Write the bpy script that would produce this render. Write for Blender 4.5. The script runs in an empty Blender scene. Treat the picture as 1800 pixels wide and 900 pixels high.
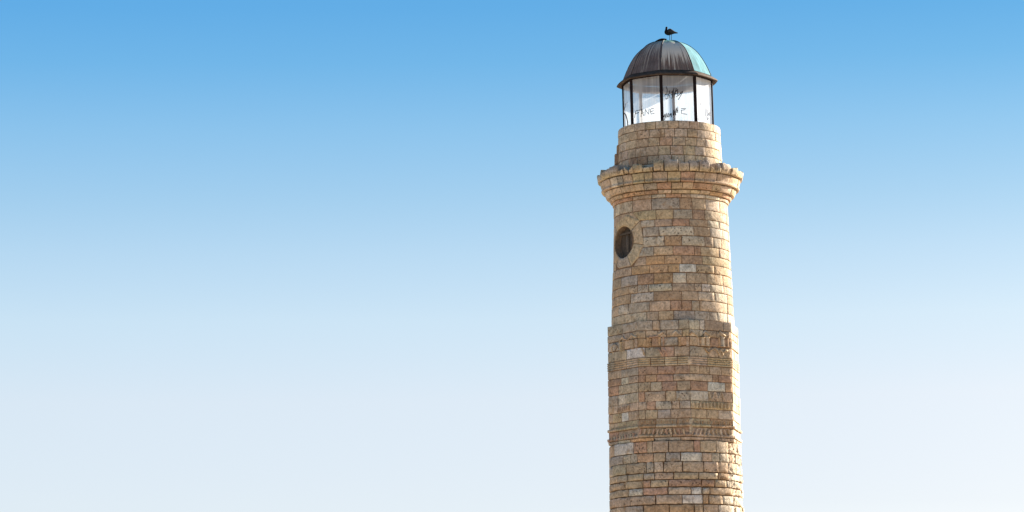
import bpy, math, random
import numpy as np
from mathutils import Vector, Matrix, noise

random.seed(11)
scene = bpy.context.scene
COL = scene.collection
rad = math.radians

# ------------------------------------------------------------------ camera
FPX = 6000.0                       # focal length in pixels of the 1800 px wide photograph
CAM = np.array([-5.67, -120.0, 1.7])
PITCH, ROLL = rad(8.47), rad(-0.70)
cam_data = bpy.data.cameras.new("camera")
cam_data.sensor_width = 36.0
cam_data.lens = 36.0 * FPX / 1800.0
cam_data.clip_start, cam_data.clip_end = 0.5, 60000.0
cam = bpy.data.objects.new("camera", cam_data)
CM = Matrix.Rotation(math.pi / 2 + PITCH, 4, 'X') @ Matrix.Rotation(ROLL, 4, 'Z')
cam.matrix_world = Matrix.Translation(Vector(CAM)) @ CM
COL.objects.link(cam)
scene.camera = cam
CR = np.array(CM.to_3x3())

# ------------------------------------------------------------------ light
SUN_AZ, SUN_EL = rad(128.5), rad(20.0)     # azimuth counted from the viewer's side of the tower towards +X
sd = Vector((math.sin(SUN_AZ) * math.cos(SUN_EL), -math.cos(SUN_AZ) * math.cos(SUN_EL), math.sin(SUN_EL)))
sun_data = bpy.data.lights.new("sun", 'SUN')
sun_data.energy = 4.3
sun_data.angle = rad(0.53)
sun_data.color = (1.0, 0.90, 0.77)
sun = bpy.data.objects.new("sun", sun_data)
sun.rotation_euler = sd.to_track_quat('Z', 'Y').to_euler()
COL.objects.link(sun)

world = bpy.data.worlds.new("World")
scene.world = world
world.use_nodes = True
wn, wl = world.node_tree.nodes, world.node_tree.links
wn.clear()
w_out = wn.new('ShaderNodeOutputWorld')
w_bg = wn.new('ShaderNodeBackground')
w_sky = wn.new('ShaderNodeTexSky')
w_sky.sky_type = 'NISHITA'
w_sky.sun_disc = False
w_sky.sun_elevation = SUN_EL
w_sky.sun_rotation = math.atan2(sd.x, sd.y)
w_sky.altitude = 0
w_sky.air_density = 1.0
w_sky.dust_density = 0.6
w_sky.ozone_density = 2.0
w_tc = wn.new('ShaderNodeTexCoord')
w_map = wn.new('ShaderNodeMapping')
w_map.vector_type = 'POINT'
w_map.inputs['Scale'].default_value = (1, 1, 3.0)
wl.new(w_tc.outputs['Generated'], w_map.inputs['Vector'])
wl.new(w_map.outputs['Vector'], w_sky.inputs['Vector'])
# clear-day colour: deep azure overhead, milky towards the horizon
w_dir = wn.new('ShaderNodeSeparateXYZ')
wl.new(w_tc.outputs['Generated'], w_dir.inputs[0])
w_ramp = wn.new('ShaderNodeValToRGB')
SKY = [(0.00, (1.00, .75, .60)), (.0737, (1.10, .811, .626)), (.106, (1.346, .99, .725)), (.1291, (1.338, 1.087, .803)),
       (.1473, (1.200, 1.085, .845)), (.1638, (1.010, 1.055, .872)), (.1843, (.790, 1.022, .925)), (.203, (.558, .955, .961)),
       (.2205, (.435, .91, .997)), (.50, (.46, .84, 1.0)), (1.0, (.55, .85, 1.0))]
we = w_ramp.color_ramp.elements
while len(we) < len(SKY): we.new(0.5)
for el, (p, c) in zip(we, SKY):
    el.position = p; el.color = (c[0] / 1.4, c[1] / 1.4, c[2] / 1.4, 1)
wl.new(w_dir.outputs['Z'], w_ramp.inputs[0])
w_mul = wn.new('ShaderNodeMix'); w_mul.data_type = 'RGBA'; w_mul.blend_type = 'MULTIPLY'; w_mul.inputs[0].default_value = 1.0
wl.new(w_sky.outputs['Color'], w_mul.inputs[6]); wl.new(w_ramp.outputs['Color'], w_mul.inputs[7])
# the side of the sky turned away from the sun is nearly as milky as the sun's side
w_dot = wn.new('ShaderNodeVectorMath'); w_dot.operation = 'DOT_PRODUCT'
wl.new(w_tc.outputs['Generated'], w_dot.inputs[0])
w_dot.inputs[1].default_value = Vector((sd.x, sd.y, 0)).normalized()
w_az = wn.new('ShaderNodeMapRange'); w_az.interpolation_type = 'SMOOTHSTEP'
wl.new(w_dot.outputs['Value'], w_az.inputs['Value'])
for nm, val in (('From Min', 0.30), ('From Max', 0.80), ('To Min', 1.20), ('To Max', 0.935)): w_az.inputs[nm].default_value = val
w_fin = wn.new('ShaderNodeVectorMath'); w_fin.operation = 'SCALE'
wl.new(w_mul.outputs[2], w_fin.inputs[0]); wl.new(w_az.outputs[0], w_fin.inputs['Scale'])
wl.new(w_fin.outputs[0], w_bg.inputs['Color'])
w_bg.inputs['Strength'].default_value = 0.08
wl.new(w_bg.outputs['Background'], w_out.inputs['Surface'])

scene.view_settings.view_transform = 'Standard'
scene.view_settings.look = 'None'
scene.view_settings.exposure = 2.15
scene.view_settings.gamma = 1.0
scene.view_settings.use_curve_mapping = False
scene.render.engine = 'CYCLES'
scene.cycles.max_bounces = 8
scene.cycles.transparent_max_bounces = 16

# ------------------------------------------------------------------ measuring helpers
def project(p):
    q = CR.T @ (np.asarray(p, float) - CAM)
    return 900 + FPX * q[0] / -q[2], 450 - FPX * q[1] / -q[2]

def ray(px, py):
    d = CR @ np.array([(px - 900) / FPX, (450 - py) / FPX, -1.0])
    return d / np.linalg.norm(d)

def on_plane(px, py, n, p0):
    d = ray(px, py); n = np.asarray(n, float)
    return CAM + d * (np.dot(n, np.asarray(p0) - CAM) / np.dot(n, d))

def z_at(py, y=0.0, x=0.0):
    """Height of the point over (x, y) that is seen at picture height py."""
    lo, hi = 0.0, 45.0
    for _ in range(40):
        m = (lo + hi) / 2
        if project((x, y, m))[1] > py: lo = m
        else: hi = m
    return (lo + hi) / 2

S = 0.02022                        # metres per photograph pixel at the tower
def zf(py, rpx): return z_at(py, -rpx * S)

# ------------------------------------------------------------------ object helpers
def link(o, parent=None):
    COL.objects.link(o)
    if parent is not None: o.parent = parent
    return o

def mesh_obj(name, verts, faces, mat, parent=None, smooth=True, color=None, pit=None, attrs=None):
    me = bpy.data.meshes.new(name)
    me.from_pydata([tuple(map(float, v)) for v in verts], [], faces)
    me.update()
    if smooth:
        fl = FLATS.pop(id(faces), None)
        me.polygons.foreach_set('use_smooth', [not q for q in fl] if fl and len(fl) == len(me.polygons) else [True] * len(me.polygons))
    if color is not None:
        a = me.attributes.new('tone', 'FLOAT_COLOR', 'POINT')
        c = np.asarray(color, np.float32)
        if c.ndim == 1: c = np.tile(c, (len(verts), 1))
        a.data.foreach_set('color', np.hstack([c, np.ones((len(verts), 1), np.float32)]).ravel())
    if pit is not None:
        a = me.attributes.new('pit', 'FLOAT', 'POINT')
        c = np.asarray(pit, np.float32)
        if c.ndim == 0: c = np.full(len(verts), c, np.float32)
        a.data.foreach_set('value', c)
    for k, v in (attrs or {}).items():
        a = me.attributes.new(k, 'FLOAT', 'POINT')
        a.data.foreach_set('value', np.asarray(v, np.float32))
    me.materials.append(mat)
    return link(bpy.data.objects.new(name, me), parent)

def empty(name, loc=(0, 0, 0), parent=None):
    o = bpy.data.objects.new(name, None)
    o.location = loc
    o.empty_display_size = 0.5
    return link(o, parent)

class Soup:
    """Collects many small solids into one mesh."""
    def __init__(self): self.v, self.f, self.c, self.p = [], [], [], []
    def add(self, v, f, color=None, pit=0.0):
        b = len(self.v)
        self.v += list(v); self.f += [tuple(i + b for i in q) for q in f]
        self.c += [color if color is not None else (0.4, 0.3, 0.2)] * len(v)
        self.p += [pit] * len(v)
    def build(self, name, mat, parent=None, smooth=True):
        return mesh_obj(name, self.v, self.f, mat, parent, smooth, np.array(self.c), np.array(self.p))

def tube(pts, r, n=6, r2=None):
    pts = [Vector(p) for p in pts]
    v, f = [], []
    for i, p in enumerate(pts):
        t = (pts[min(i + 1, len(pts) - 1)] - pts[max(i - 1, 0)]).normalized()
        a = t.cross(Vector((0, 0, 1)) if abs(t.z) < .9 else Vector((1, 0, 0)))
        a.normalize(); b = t.cross(a)
        k = i / max(1, len(pts) - 1)
        rr = r if r2 is None else r + (r2 - r) * k
        for j in range(n):
            w = 2 * math.pi * j / n
            v.append(p + a * math.cos(w) * rr + b * math.sin(w) * rr)
    for i in range(len(pts) - 1):
        for j in range(n):
            f.append((i * n + j, i * n + (j + 1) % n, (i + 1) * n + (j + 1) % n, (i + 1) * n + j))
    f.append(tuple(range(n))[::-1]); f.append(tuple((len(pts) - 1) * n + j for j in range(n)))
    return v, f

# ------------------------------------------------------------------ materials
def new_mat(name):
    m = bpy.data.materials.new(name); m.use_nodes = True
    nt = m.node_tree
    b = nt.nodes['Principled BSDF']
    return m, nt.nodes, nt.links, b

def N(nodes, t, **kw):
    n = nodes.new(t)
    for k, v in kw.items():
        if k in n.inputs: n.inputs[k].default_value = v
        else: setattr(n, k, v)
    return n

def ramp(nodes, stops):
    r = nodes.new('ShaderNodeValToRGB')
    e = r.color_ramp.elements
    while len(e) < len(stops): e.new(0.5)
    for el, (p, c) in zip(e, stops):
        el.position = p
        el.color = (c, c, c, 1) if isinstance(c, (int, float)) else (*c, 1)
    return r

def mixc(nodes, links, fac, a, b, blend='MIX'):
    m = nodes.new('ShaderNodeMix'); m.data_type = 'RGBA'; m.blend_type = blend
    for s, v in ((m.inputs[0], fac), (m.inputs[6], a), (m.inputs[7], b)):
        if isinstance(v, (int, float)): s.default_value = v
        elif isinstance(v, tuple): s.default_value = (*v, 1)
        else: links.new(v, s)
    return m.outputs[2]

def stone_material():
    m, n, l, b = new_mat('weathered_limestone')
    tc = N(n, 'ShaderNodeTexCoord')
    tone = N(n, 'ShaderNodeAttribute', attribute_name='tone')
    pit = N(n, 'ShaderNodeAttribute', attribute_name='pit')
    def nz(scale, detail=4, rough=0.6, dist=0.0):
        t = N(n, 'ShaderNodeTexNoise', Scale=scale, Detail=detail, Roughness=rough, Distortion=dist)
        l.new(tc.outputs['Object'], t.inputs['Vector']); return t.outputs['Fac']
    big = ramp(n, [(0.32, 0.84), (0.5, 1.0), (0.70, 1.13)]); l.new(nz(0.55, 4), big.inputs[0])
    c = mixc(n, l, 1.0, tone.outputs['Color'], big.outputs[0], 'MULTIPLY')
    mid = ramp(n, [(0.33, 0.62), (0.5, 1.03), (0.66, 1.28)]); l.new(nz(3.4, 6, 0.72, 0.4), mid.inputs[0])
    c = mixc(n, l, 0.9, c, mid.outputs[0], 'MULTIPLY')
    fine = ramp(n, [(0.34, 0.54), (0.5, 1.05), (0.66, 1.34)]); l.new(nz(13, 5, 0.75), fine.inputs[0])
    c = mixc(n, l, 0.9, c, fine.outputs[0], 'MULTIPLY')
    # iron-orange blushes and pale lime / lichen blooms
    o = ramp(n, [(0.54, 0.0), (0.72, 0.55)]); l.new(nz(3.1, 4, 0.6, 0.8), o.inputs[0])
    c = mixc(n, l, o.outputs[0], c, (0.36, 0.21, 0.10))
    g = ramp(n, [(0.58, 0.0), (0.74, 0.6)]); l.new(nz(4.3, 6, 0.7, 1.2), g.inputs[0])
    c = mixc(n, l, g.outputs[0], c, (0.50, 0.44, 0.36))
    # pits and small holes
    vo = N(n, 'ShaderNodeTexVoronoi', Scale=13.0, Randomness=1.0)
    wv = mixc(n, l, 0.08, tc.outputs['Object'], N(n, 'ShaderNodeTexNoise', Scale=9.0).outputs['Color'])
    l.new(wv, vo.inputs['Vector'])
    hole = ramp(n, [(0.16, 1.0), (0.36, 0.0)]); l.new(vo.outputs['Distance'], hole.inputs[0])
    gate = ramp(n, [(0.46, 0.0), (0.58, 1.0)]); l.new(nz(5.5, 3), gate.inputs[0])
    h1 = N(n, 'ShaderNodeMath', operation='MULTIPLY'); l.new(hole.outputs[0], h1.inputs[0]); l.new(gate.outputs[0], h1.inputs[1])
    h2 = N(n, 'ShaderNodeMath', operation='MULTIPLY', use_clamp=True); l.new(h1.outputs[0], h2.inputs[0]); l.new(pit.outputs['Fac'], h2.inputs[1])
    c = mixc(n, l, h2.outputs[0], c, (0.10, 0.066, 0.04))
    l.new(c, b.inputs['Base Color'])
    b.inputs['Roughness'].default_value = 0.92
    b.inputs['Specular IOR Level'].default_value = 0.15
    # relief
    s1 = N(n, 'ShaderNodeMath', operation='MULTIPLY_ADD'); l.new(nz(26, 5, 0.75), s1.inputs[0]); s1.inputs[1].default_value = 0.6
    l.new(nz(8, 4), s1.inputs[2])
    s2 = N(n, 'ShaderNodeMath', operation='SUBTRACT'); l.new(s1.outputs[0], s2.inputs[0])
    l.new(h2.outputs[0], s2.inputs[1])
    bu = N(n, 'ShaderNodeBump', Strength=1.0, Distance=0.022); l.new(s2.outputs[0], bu.inputs['Height'])
    l.new(bu.outputs['Normal'], b.inputs['Normal'])
    return m

def simple_mat(name, col, rough=0.8, spec=0.3, metal=0.0, scale=12.0, amount=0.35, bump=0.01):
    m, n, l, b = new_mat(name)
    tc = N(n, 'ShaderNodeTexCoord')
    t = N(n, 'ShaderNodeTexNoise', Scale=scale, Detail=6.0, Roughness=0.65)
    l.new(tc.outputs['Object'], t.inputs['Vector'])
    r = ramp(n, [(0.3, 1 - amount), (0.7, 1 + amount)]); l.new(t.outputs['Fac'], r.inputs[0])
    l.new(mixc(n, l, 1.0, col, r.outputs[0], 'MULTIPLY'), b.inputs['Base Color'])
    b.inputs['Roughness'].default_value = rough
    b.inputs['Specular IOR Level'].default_value = spec
    b.inputs['Metallic'].default_value = metal
    bu = N(n, 'ShaderNodeBump', Strength=0.5, Distance=bump); l.new(t.outputs['Fac'], bu.inputs['Height'])
    l.new(bu.outputs['Normal'], b.inputs['Normal'])
    return m

M_STONE = stone_material()
M_MORTAR = simple_mat('lime_mortar', (0.23, 0.145, 0.085), 0.95, 0.1, scale=9)
M_FRAME = simple_mat('dark_brown_painted_iron', (0.016, 0.011, 0.012), 0.85, 0.08)
M_EAVE = simple_mat('tarnished_copper_eave', (0.075, 0.050, 0.034), 0.8, 0.12, scale=6, amount=0.6)
M_SEAM_AND_SHADE = simple_mat('dark_copper_seam_and_dome_shade', (0.045, 0.033, 0.030), 0.7, 0.3)
M_INK = simple_mat('black_marker_paint', (0.02, 0.02, 0.025), 0.6, 0.2)
M_INK_FAINT = simple_mat('faded_grey_marker_paint', (0.26, 0.26, 0.29), 0.6, 0.2)
M_SHUTTER = simple_mat('weathered_grey_boards', (0.10, 0.080, 0.062), 0.9, 0.2, scale=7)
M_BAR = simple_mat('pale_bar_paint', (0.26, 0.22, 0.18), 0.7, 0.2)
M_FEATHER = simple_mat('dark_feathers', (0.008, 0.008, 0.009), 0.85, 0.2, scale=40)
M_FEATHER_WING = simple_mat('slate_wing_feathers_lit', (0.028, 0.029, 0.031), 0.85, 0.2, scale=40)  # slate tone raised to put a slightly sunlit side into the colour
M_BEAK = simple_mat('dull_yellow_horn', (0.05, 0.035, 0.015), 0.6, 0.3)

def dome_material(name, base, green, streak, top_green, reach=0.24):
    """Sheet copper: brown tarnish or verdigris, with droppings running down from the top."""
    m, n, l, b = new_mat(name)
    pu = N(n, 'ShaderNodeAttribute', attribute_name='pu')
    pv = N(n, 'ShaderNodeAttribute', attribute_name='pv')
    cv = N(n, 'ShaderNodeCombineXYZ'); l.new(pu.outputs['Fac'], cv.inputs[0]); l.new(pv.outputs['Fac'], cv.inputs[1])
    def nz(sx, sy, detail=4, rough=0.6, w=0.0):
        mp = N(n, 'ShaderNodeMapping'); mp.inputs['Scale'].default_value = (sx, sy, 1); mp.inputs['Location'].default_value = (w, w * 1.7, w)
        l.new(cv.outputs[0], mp.inputs['Vector'])
        t = N(n, 'ShaderNodeTexNoise', Scale=1.0, Detail=detail, Roughness=rough); l.new(mp.outputs[0], t.inputs['Vector'])
        return t.outputs['Fac']
    v1 = ramp(n, [(0.3, 0.65), (0.7, 1.4)]); l.new(nz(26, 2.0, 4, 0.7, 3), v1.inputs[0])
    c = mixc(n, l, 1.0, base, v1.outputs[0], 'MULTIPLY')
    v2 = ramp(n, [(0.3, 0.8), (0.7, 1.25)]); l.new(nz(7, 6, 5, 0.6, 8), v2.inputs[0])
    c = mixc(n, l, 1.0, c, v2.outputs[0], 'MULTIPLY')
    gr = ramp(n, [(0.45, 0.0), (0.75, 1.0)]); l.new(nz(5, 5, 5, 0.6, 14), gr.inputs[0])
    gm = N(n, 'ShaderNodeMath', operation='MULTIPLY', use_clamp=True); l.new(gr.outputs[0], gm.inputs[0]); gm.inputs[1].default_value = green
    c = mixc(n, l, gm.outputs[0], c, (0.28, 0.45, 0.40))
    # droppings: where the streak noise beats a threshold that rises down the panel
    th = N(n, 'ShaderNodeMapRange'); l.new(pv.outputs['Fac'], th.inputs['Value'])
    th.inputs['From Min'].default_value = 0.05; th.inputs['From Max'].default_value = 0.60
    th.inputs['To Min'].default_value = -0.06; th.inputs['To Max'].default_value = reach
    ad = N(n, 'ShaderNodeMath', operation='ADD'); l.new(nz(19, 0.8, 4, 0.7, 21), ad.inputs[0]); l.new(th.outputs[0], ad.inputs[1])
    st = ramp(n, [(0.50, 0.0), (0.62, 1.0)]); l.new(ad.outputs[0], st.inputs[0])
    sm = N(n, 'ShaderNodeMath', operation='MULTIPLY', use_clamp=True); l.new(st.outputs[0], sm.inputs[0]); sm.inputs[1].default_value = streak
    c = mixc(n, l, sm.outputs[0], c, (0.68, 0.58, 0.46))
    tg = ramp(n, [(0.70, 0.0), (0.79, 1.0)])
    ta = N(n, 'ShaderNodeMath', operation='MULTIPLY_ADD'); l.new(nz(20, 2, 3, 0.6, 31), ta.inputs[0]); ta.inputs[1].default_value = 0.14
    l.new(pv.outputs['Fac'], ta.inputs[2]); l.new(ta.outputs[0], tg.inputs[0])
    tm = N(n, 'ShaderNodeMath', operation='MULTIPLY', use_clamp=True); l.new(tg.outputs[0], tm.inputs[0]); tm.inputs[1].default_value = top_green
    c = mixc(n, l, tm.outputs[0], c, (0.10, 0.26, 0.22))
    l.new(c, b.inputs['Base Color'])
    b.inputs['Roughness'].default_value = 0.9
    b.inputs['Specular IOR Level'].default_value = 0.08
    bu = N(n, 'ShaderNodeBump', Strength=0.5, Distance=0.03); l.new(nz(4, 7, 3, 0.5, 40), bu.inputs['Height'])
    l.new(bu.outputs['Normal'], b.inputs['Normal'])
    return m

M_DOME_BROWN = dome_material('tarnished_brown_copper', (0.160, 0.108, 0.086), 0.12, 1.0, 1.0, 0.28)
M_DOME_DARK = dome_material('tarnished_dark_copper', (0.130, 0.096, 0.086), 0.05, 0.55, 0.3, 0.07)
M_DOME_GREEN = dome_material('verdigris_copper', (0.105, 0.245, 0.280), 0.15, 0.0, 0.3)

def glass_material(name='dusty_lantern_glass', lo=0.28, hi=0.46, mix=0.5):
    m, n, l, b = new_mat(name)
    out = n['Material Output']
    tc = N(n, 'ShaderNodeTexCoord')
    mp = N(n, 'ShaderNodeMapping'); mp.inputs['Scale'].default_value = (9, 9, 0.5)
    l.new(tc.outputs['Object'], mp.inputs['Vector'])
    t = N(n, 'ShaderNodeTexNoise', Scale=1.0, Detail=5.0, Roughness=0.65); l.new(mp.outputs[0], t.inputs['Vector'])
    film = ramp(n, [(0.30, lo), (0.70, hi)]); l.new(t.outputs['Fac'], film.inputs[0])
    tr = N(n, 'ShaderNodeBsdfTransparent'); tr.inputs[0].default_value = (0.97, 0.985, 0.98, 1)
    tl = N(n, 'ShaderNodeBsdfTranslucent'); tl.inputs[0].default_value = (0.90, 0.94, 1.0, 1)
    df = N(n, 'ShaderNodeBsdfDiffuse'); df.inputs[0].default_value = (0.80, 0.83, 0.88, 1)
    gl = N(n, 'ShaderNodeBsdfGlossy', Roughness=0.08)
    a = N(n, 'ShaderNodeMixShader', Fac=mix); l.new(tl.outputs[0], a.inputs[1]); l.new(df.outputs[0], a.inputs[2])
    c = N(n, 'ShaderNodeMixShader'); l.new(film.outputs[0], c.inputs[0]); l.new(tr.outputs[0], c.inputs[1]); l.new(a.outputs[0], c.inputs[2])
    fr = N(n, 'ShaderNodeLayerWeight', Blend=0.25)
    fm = N(n, 'ShaderNodeMath', operation='MULTIPLY_ADD'); l.new(fr.outputs['Facing'], fm.inputs[0]); fm.inputs[1].default_value = 0.10; fm.inputs[2].default_value = 0.02
    d = N(n, 'ShaderNodeMixShader'); l.new(fm.outputs[0], d.inputs[0]); l.new(c.outputs[0], d.inputs[1]); l.new(gl.outputs[0], d.inputs[2])
    l.new(d.outputs[0], out.inputs['Surface'])
    return m
M_GLASS = glass_material()
M_GLASS_THICK_FILM = glass_material('thick_film_lantern_glass', 0.62, 0.82, 0.8)  # denser, whiter film than on the other panes

TONES = {  # base colours of the different stones
    't': (0.490, 0.340, 0.205), 'p': (0.580, 0.460, 0.315), 'g': (0.455, 0.352, 0.232), 'o': (0.500, 0.303, 0.155),
    'r': (0.460, 0.275, 0.165), 'y': (0.515, 0.372, 0.210), 'b': (0.415, 0.262, 0.150), 'w': (0.620, 0.535, 0.410),
    's': (0.430, 0.335, 0.235), 'l': (0.545, 0.398, 0.252), 'e': (0.410, 0.332, 0.205),
}
def tone(ch, k=0.09):
    c = np.array(TONES[ch]) * np.array([0.94, 1.0, 1.10]); f = 1 + random.uniform(-k, k)
    return np.clip(c * f * np.array([1 + random.uniform(-.03, .03), 1, 1 + random.uniform(-.06, .06)]), 0.02, 0.7)

# ------------------------------------------------------------------ masonry
def interp(tab):
    xs = [a for a, _ in tab]; ys = [b for _, b in tab]
    def f(z): return float(np.interp(z, xs, ys))
    return f

def round_surface(Rz):
    def s(a, z, off=0.0):
        r = Rz(z) + off
        return Vector((r * math.sin(a), -r * math.cos(a), z))
    s.corners = []
    return s

OCT0 = rad(11.0)                    # one corner of the octagonal stage
def oct_surface(Az):
    def s(a, z, off=0.0):
        d = (a - OCT0) % (math.pi / 4) - math.pi / 8
        r = (Az(z) + off) / math.cos(d)
        return Vector((r * math.sin(a), -r * math.cos(a), z))
    s.corners = [OCT0 + k * math.pi / 4 for k in range(-4, 5)]
    return s

def fractions(length, step, margin):
    k = max(1, int(round((length - 2 * margin) / step)))
    m = margin / length
    return [0.0] + [m + (1 - 2 * m) * i / k for i in range(k + 1)] + [1.0]

FLATS = {}
def stone_geo(surf, a0, a1, z0, z1, gap=0.017, depth=0.20, rough=0.0035, proud=0.0, prof=None,
              chips=1.0, zrows=None, step=0.10, ztop=None):
    """One worn block. a0, a1 = (angle at the bottom, angle at the top) of its two ends."""
    if not isinstance(a0, tuple): a0 = (a0, a0)
    if not isinstance(a1, tuple): a1 = (a1, a1)
    zm = (z0 + z1) / 2
    Rm = surf((a0[0] + a1[0]) / 2, zm).xy.length
    wid = abs(a1[0] + a1[1] - a0[0] - a0[1]) / 2 * Rm
    wid = max(wid, 0.09)
    hei = max(z1 - z0, 0.05)
    mg = min(0.016, wid * .2, hei * .2)
    fu = fractions(wid, step, mg)
    fv = zrows if zrows else fractions(hei, step, mg)
    for c in surf.corners:
        am0, am1 = (a0[0] + a0[1]) / 2, (a1[0] + a1[1]) / 2
        if am0 + 0.01 < c < am1 - 0.01:
            k = (c - am0) / (am1 - am0)
            fu = sorted([u for u in fu if abs(u - k) > 0.04 or u in (0.0, 1.0)] + [k])
    seed = Vector((random.uniform(-99, 99), random.uniform(-99, 99), random.uniform(-99, 99)))
    ga = gap / 2 / Rm
    nu, nv = len(fu), len(fv)
    tu, tv = random.uniform(-.002, .002), random.uniform(-.003, .003)
    v, f = [], []
    for j, y in enumerate(fv):
        for i, x in enumerate(fu):
            b0 = a0[0] + (a0[1] - a0[0]) * y + ga; b1 = a1[0] + (a1[1] - a1[0]) * y - ga
            a = b0 + (b1 - b0) * x
            zt = z1 if ztop is None else ztop(x)
            z = z0 + gap * .3 + (zt - z0 - gap * .6) * y
            q = surf(a, z)
            edge = i in (0, nu - 1) or j in (0, nv - 1)
            n1 = noise.noise(q * 3.1 + seed); n2 = noise.noise(q * 9.0 + seed * 1.3)
            off = proud + tu * (x - .5) * 2 + tv * (y - .5) * 2 + rough * (1.3 * n1 + 0.8 * n2)
            if rough > .03: off += rough * .9 * noise.noise(q * 17.0 + seed)
            if prof: off += prof(y)
            if edge:
                off -= (0.003 + 0.012 * max(0, n1 + .15)) * min(1.5, chips)
                e = 0.011 * chips
                k1, k2 = noise.noise(q * 6.0 + seed * 2.0), noise.noise(q * 6.0 - seed)
                if i == 0: a += (k1 + .25) * e / Rm
                if i == nu - 1: a -= (k1 + .25) * e / Rm
                if j == 0: z += (k2 + .25) * e
                if j == nv - 1: z -= (k2 + .25) * e
                if i in (0, nu - 1) and j in (0, nv - 1): off -= 0.006 * chips
            v.append(surf(a, z, off))
    for j in range(nv - 1):
        for i in range(nu - 1):
            p = j * nu + i
            f.append((p, p + 1, p + nu + 1, p + nu))
    ring = list(range(nu)) + [j * nu + nu - 1 for j in range(1, nv)] + \
           [(nv - 1) * nu + i for i in range(nu - 2, -1, -1)] + [j * nu for j in range(nv - 2, 0, -1)]
    base = len(v)
    for r in ring:
        q = v[r]; h = Vector((q.x, q.y, 0)).normalized()
        v.append(q - h * depth)
    L = len(ring)
    for k in range(L):
        f.append((ring[k], base + k, base + (k + 1) % L, ring[(k + 1) % L]))
    FLATS[id(f)] = [not (0 < k // (nu - 1) < nv - 2 and 0 < k % (nu - 1) < nu - 2) if k < (nu - 1) * (nv - 1) else True for k in range(len(f))]
    return v, f

def angle_of(px, z, surf):
    lo, hi = rad(-84), rad(84)
    if project(surf(lo, z))[0] >= px: return lo
    if project(surf(hi, z))[0] <= px: return hi
    for _ in range(34):
        m = (lo + hi) / 2
        if project(surf(m, z))[0] < px: lo = m
        else: hi = m
    return (lo + hi) / 2

NCOUNT = {}
Z_FRAME = zf(900, 116)
def lay_course(parent, soup, surf, z0, z1, joints, tones, name='stone_block', x0=1030.0, mean=0.62,
               hole=None, outer='tgpl', rough_right=None, lighten=1.0, **kw):
    """joints: pixel positions measured at a 6x enlargement from x0 (a pair = bottom, top of a slanting joint);
    tones: one letter per gap between joints, upper case = pitted, '-' = leave out. The rest of the ring is
    filled with blocks of mean length; those round the back go into one joined mesh."""
    zm = (z0 + z1) / 2
    A = []
    for j in joints:
        if isinstance(j, tuple): A.append((angle_of(x0 + j[0] / 6, z0, surf), angle_of(x0 + j[1] / 6, z1, surf)))
        else:
            a = angle_of(x0 + j / 6, zm, surf); A.append((a, a))
    if surf.corners:                # blocks meet on the corners of the octagon
        def snap(q):
            c = min(surf.corners, key=lambda w: abs(w - q))
            return c if abs(c - q) < rad(5.0) else q
        A = [(snap(p), snap(q)) for p, q in A]
    blocks = []
    for k, ch in enumerate(tones[:len(A) - 1]):
        if ch != '-': blocks.append((A[k], A[k + 1], ch))
    R = surf(0, zm).xy.length
    # run on round the back
    a, end = max(A[-1]), min(A[0]) + 2 * math.pi
    e1 = A[-1]
    while end - a > 0.02:
        w = random.uniform(.7, 1.35) * mean / R
        nx = a + w
        if end - nx < 0.5 * mean / R: nx = end
        e2 = A[0] if nx >= end - 1e-6 else (nx, nx)
        if nx >= end - 1e-6: e2 = (e2[0] + 2 * math.pi, e2[1] + 2 * math.pi)
        blocks.append((e1, e2, random.choice(outer)))
        a, e1 = nx, (nx, nx)
    for b0, b1, ch in blocks:
        mid = (sum(b0) + sum(b1)) / 4
        if mid > math.pi: b0 = tuple(q - 2 * math.pi for q in b0); b1 = tuple(q - 2 * math.pi for q in b1); mid -= 2 * math.pi
        lo, hi = min(b0), max(b1)
        seen = lo < rad(88) and hi > rad(-88)
        pitted = ch.isupper()
        o = dict(kw)
        o.setdefault('rough', 0.0035)
        if pitted: o['rough'] = o['rough'] * 2.2; o['chips'] = o.get('chips', 1.0) * 1.4
        o['proud'] = o.get('proud', 0.0) + random.uniform(-0.007, 0.008)
        if hole and hole(lo, hi, z0, z1): o['proud'] = -0.018
        if rough_right and mid > rough_right[0] and mid < rad(120):
            o['rough'] = rough_right[1]; o['step'] = 0.045; o['chips'] = 2.0; o['proud'] += random.uniform(-.045, .008); pitted = True
            if random.random() < .5: ch = 'p'
        if not seen: o['step'] = 0.4
        v, f = stone_geo(surf, b0, b1, z0, z1, **o)
        c = tone(ch.lower()) * lighten; p = 1.0 if pitted else random.choice((0.15, 0.3, 0.5, 0.8))
        own = seen and not (name == 'stone_block' and (lo > rad(71) or hi < rad(-71) or zm < Z_FRAME))
        if own:
            mesh_obj(name, v, f, M_STONE, parent, True, c, p)
            NCOUNT[name] = NCOUNT.get(name, 0) + 1
        else:
            soup.add(v, f, tuple(c), p)

def ring_core(name, surf, zs, inset, parent, skip=None, n=96):
    """The mortar body behind the blocks: a closed ring with a lid at the top."""
    v, f = [], []
    for z in zs:
        for k in range(n): v.append(surf(-math.pi + 2 * math.pi * k / n, z, -inset))
    for j in range(len(zs) - 1):
        for k in range(n):
            q = (j * n + k, j * n + (k + 1) % n, (j + 1) * n + (k + 1) % n, (j + 1) * n + k)
            if skip:
                c = sum((v[i] for i in q), Vector()) / 4
                if skip(c): continue
            f.append(q)
    f.append(tuple((len(zs) - 1) * n + k for k in range(n)))
    return mesh_obj(name, v, f, M_MORTAR, parent, False)

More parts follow.
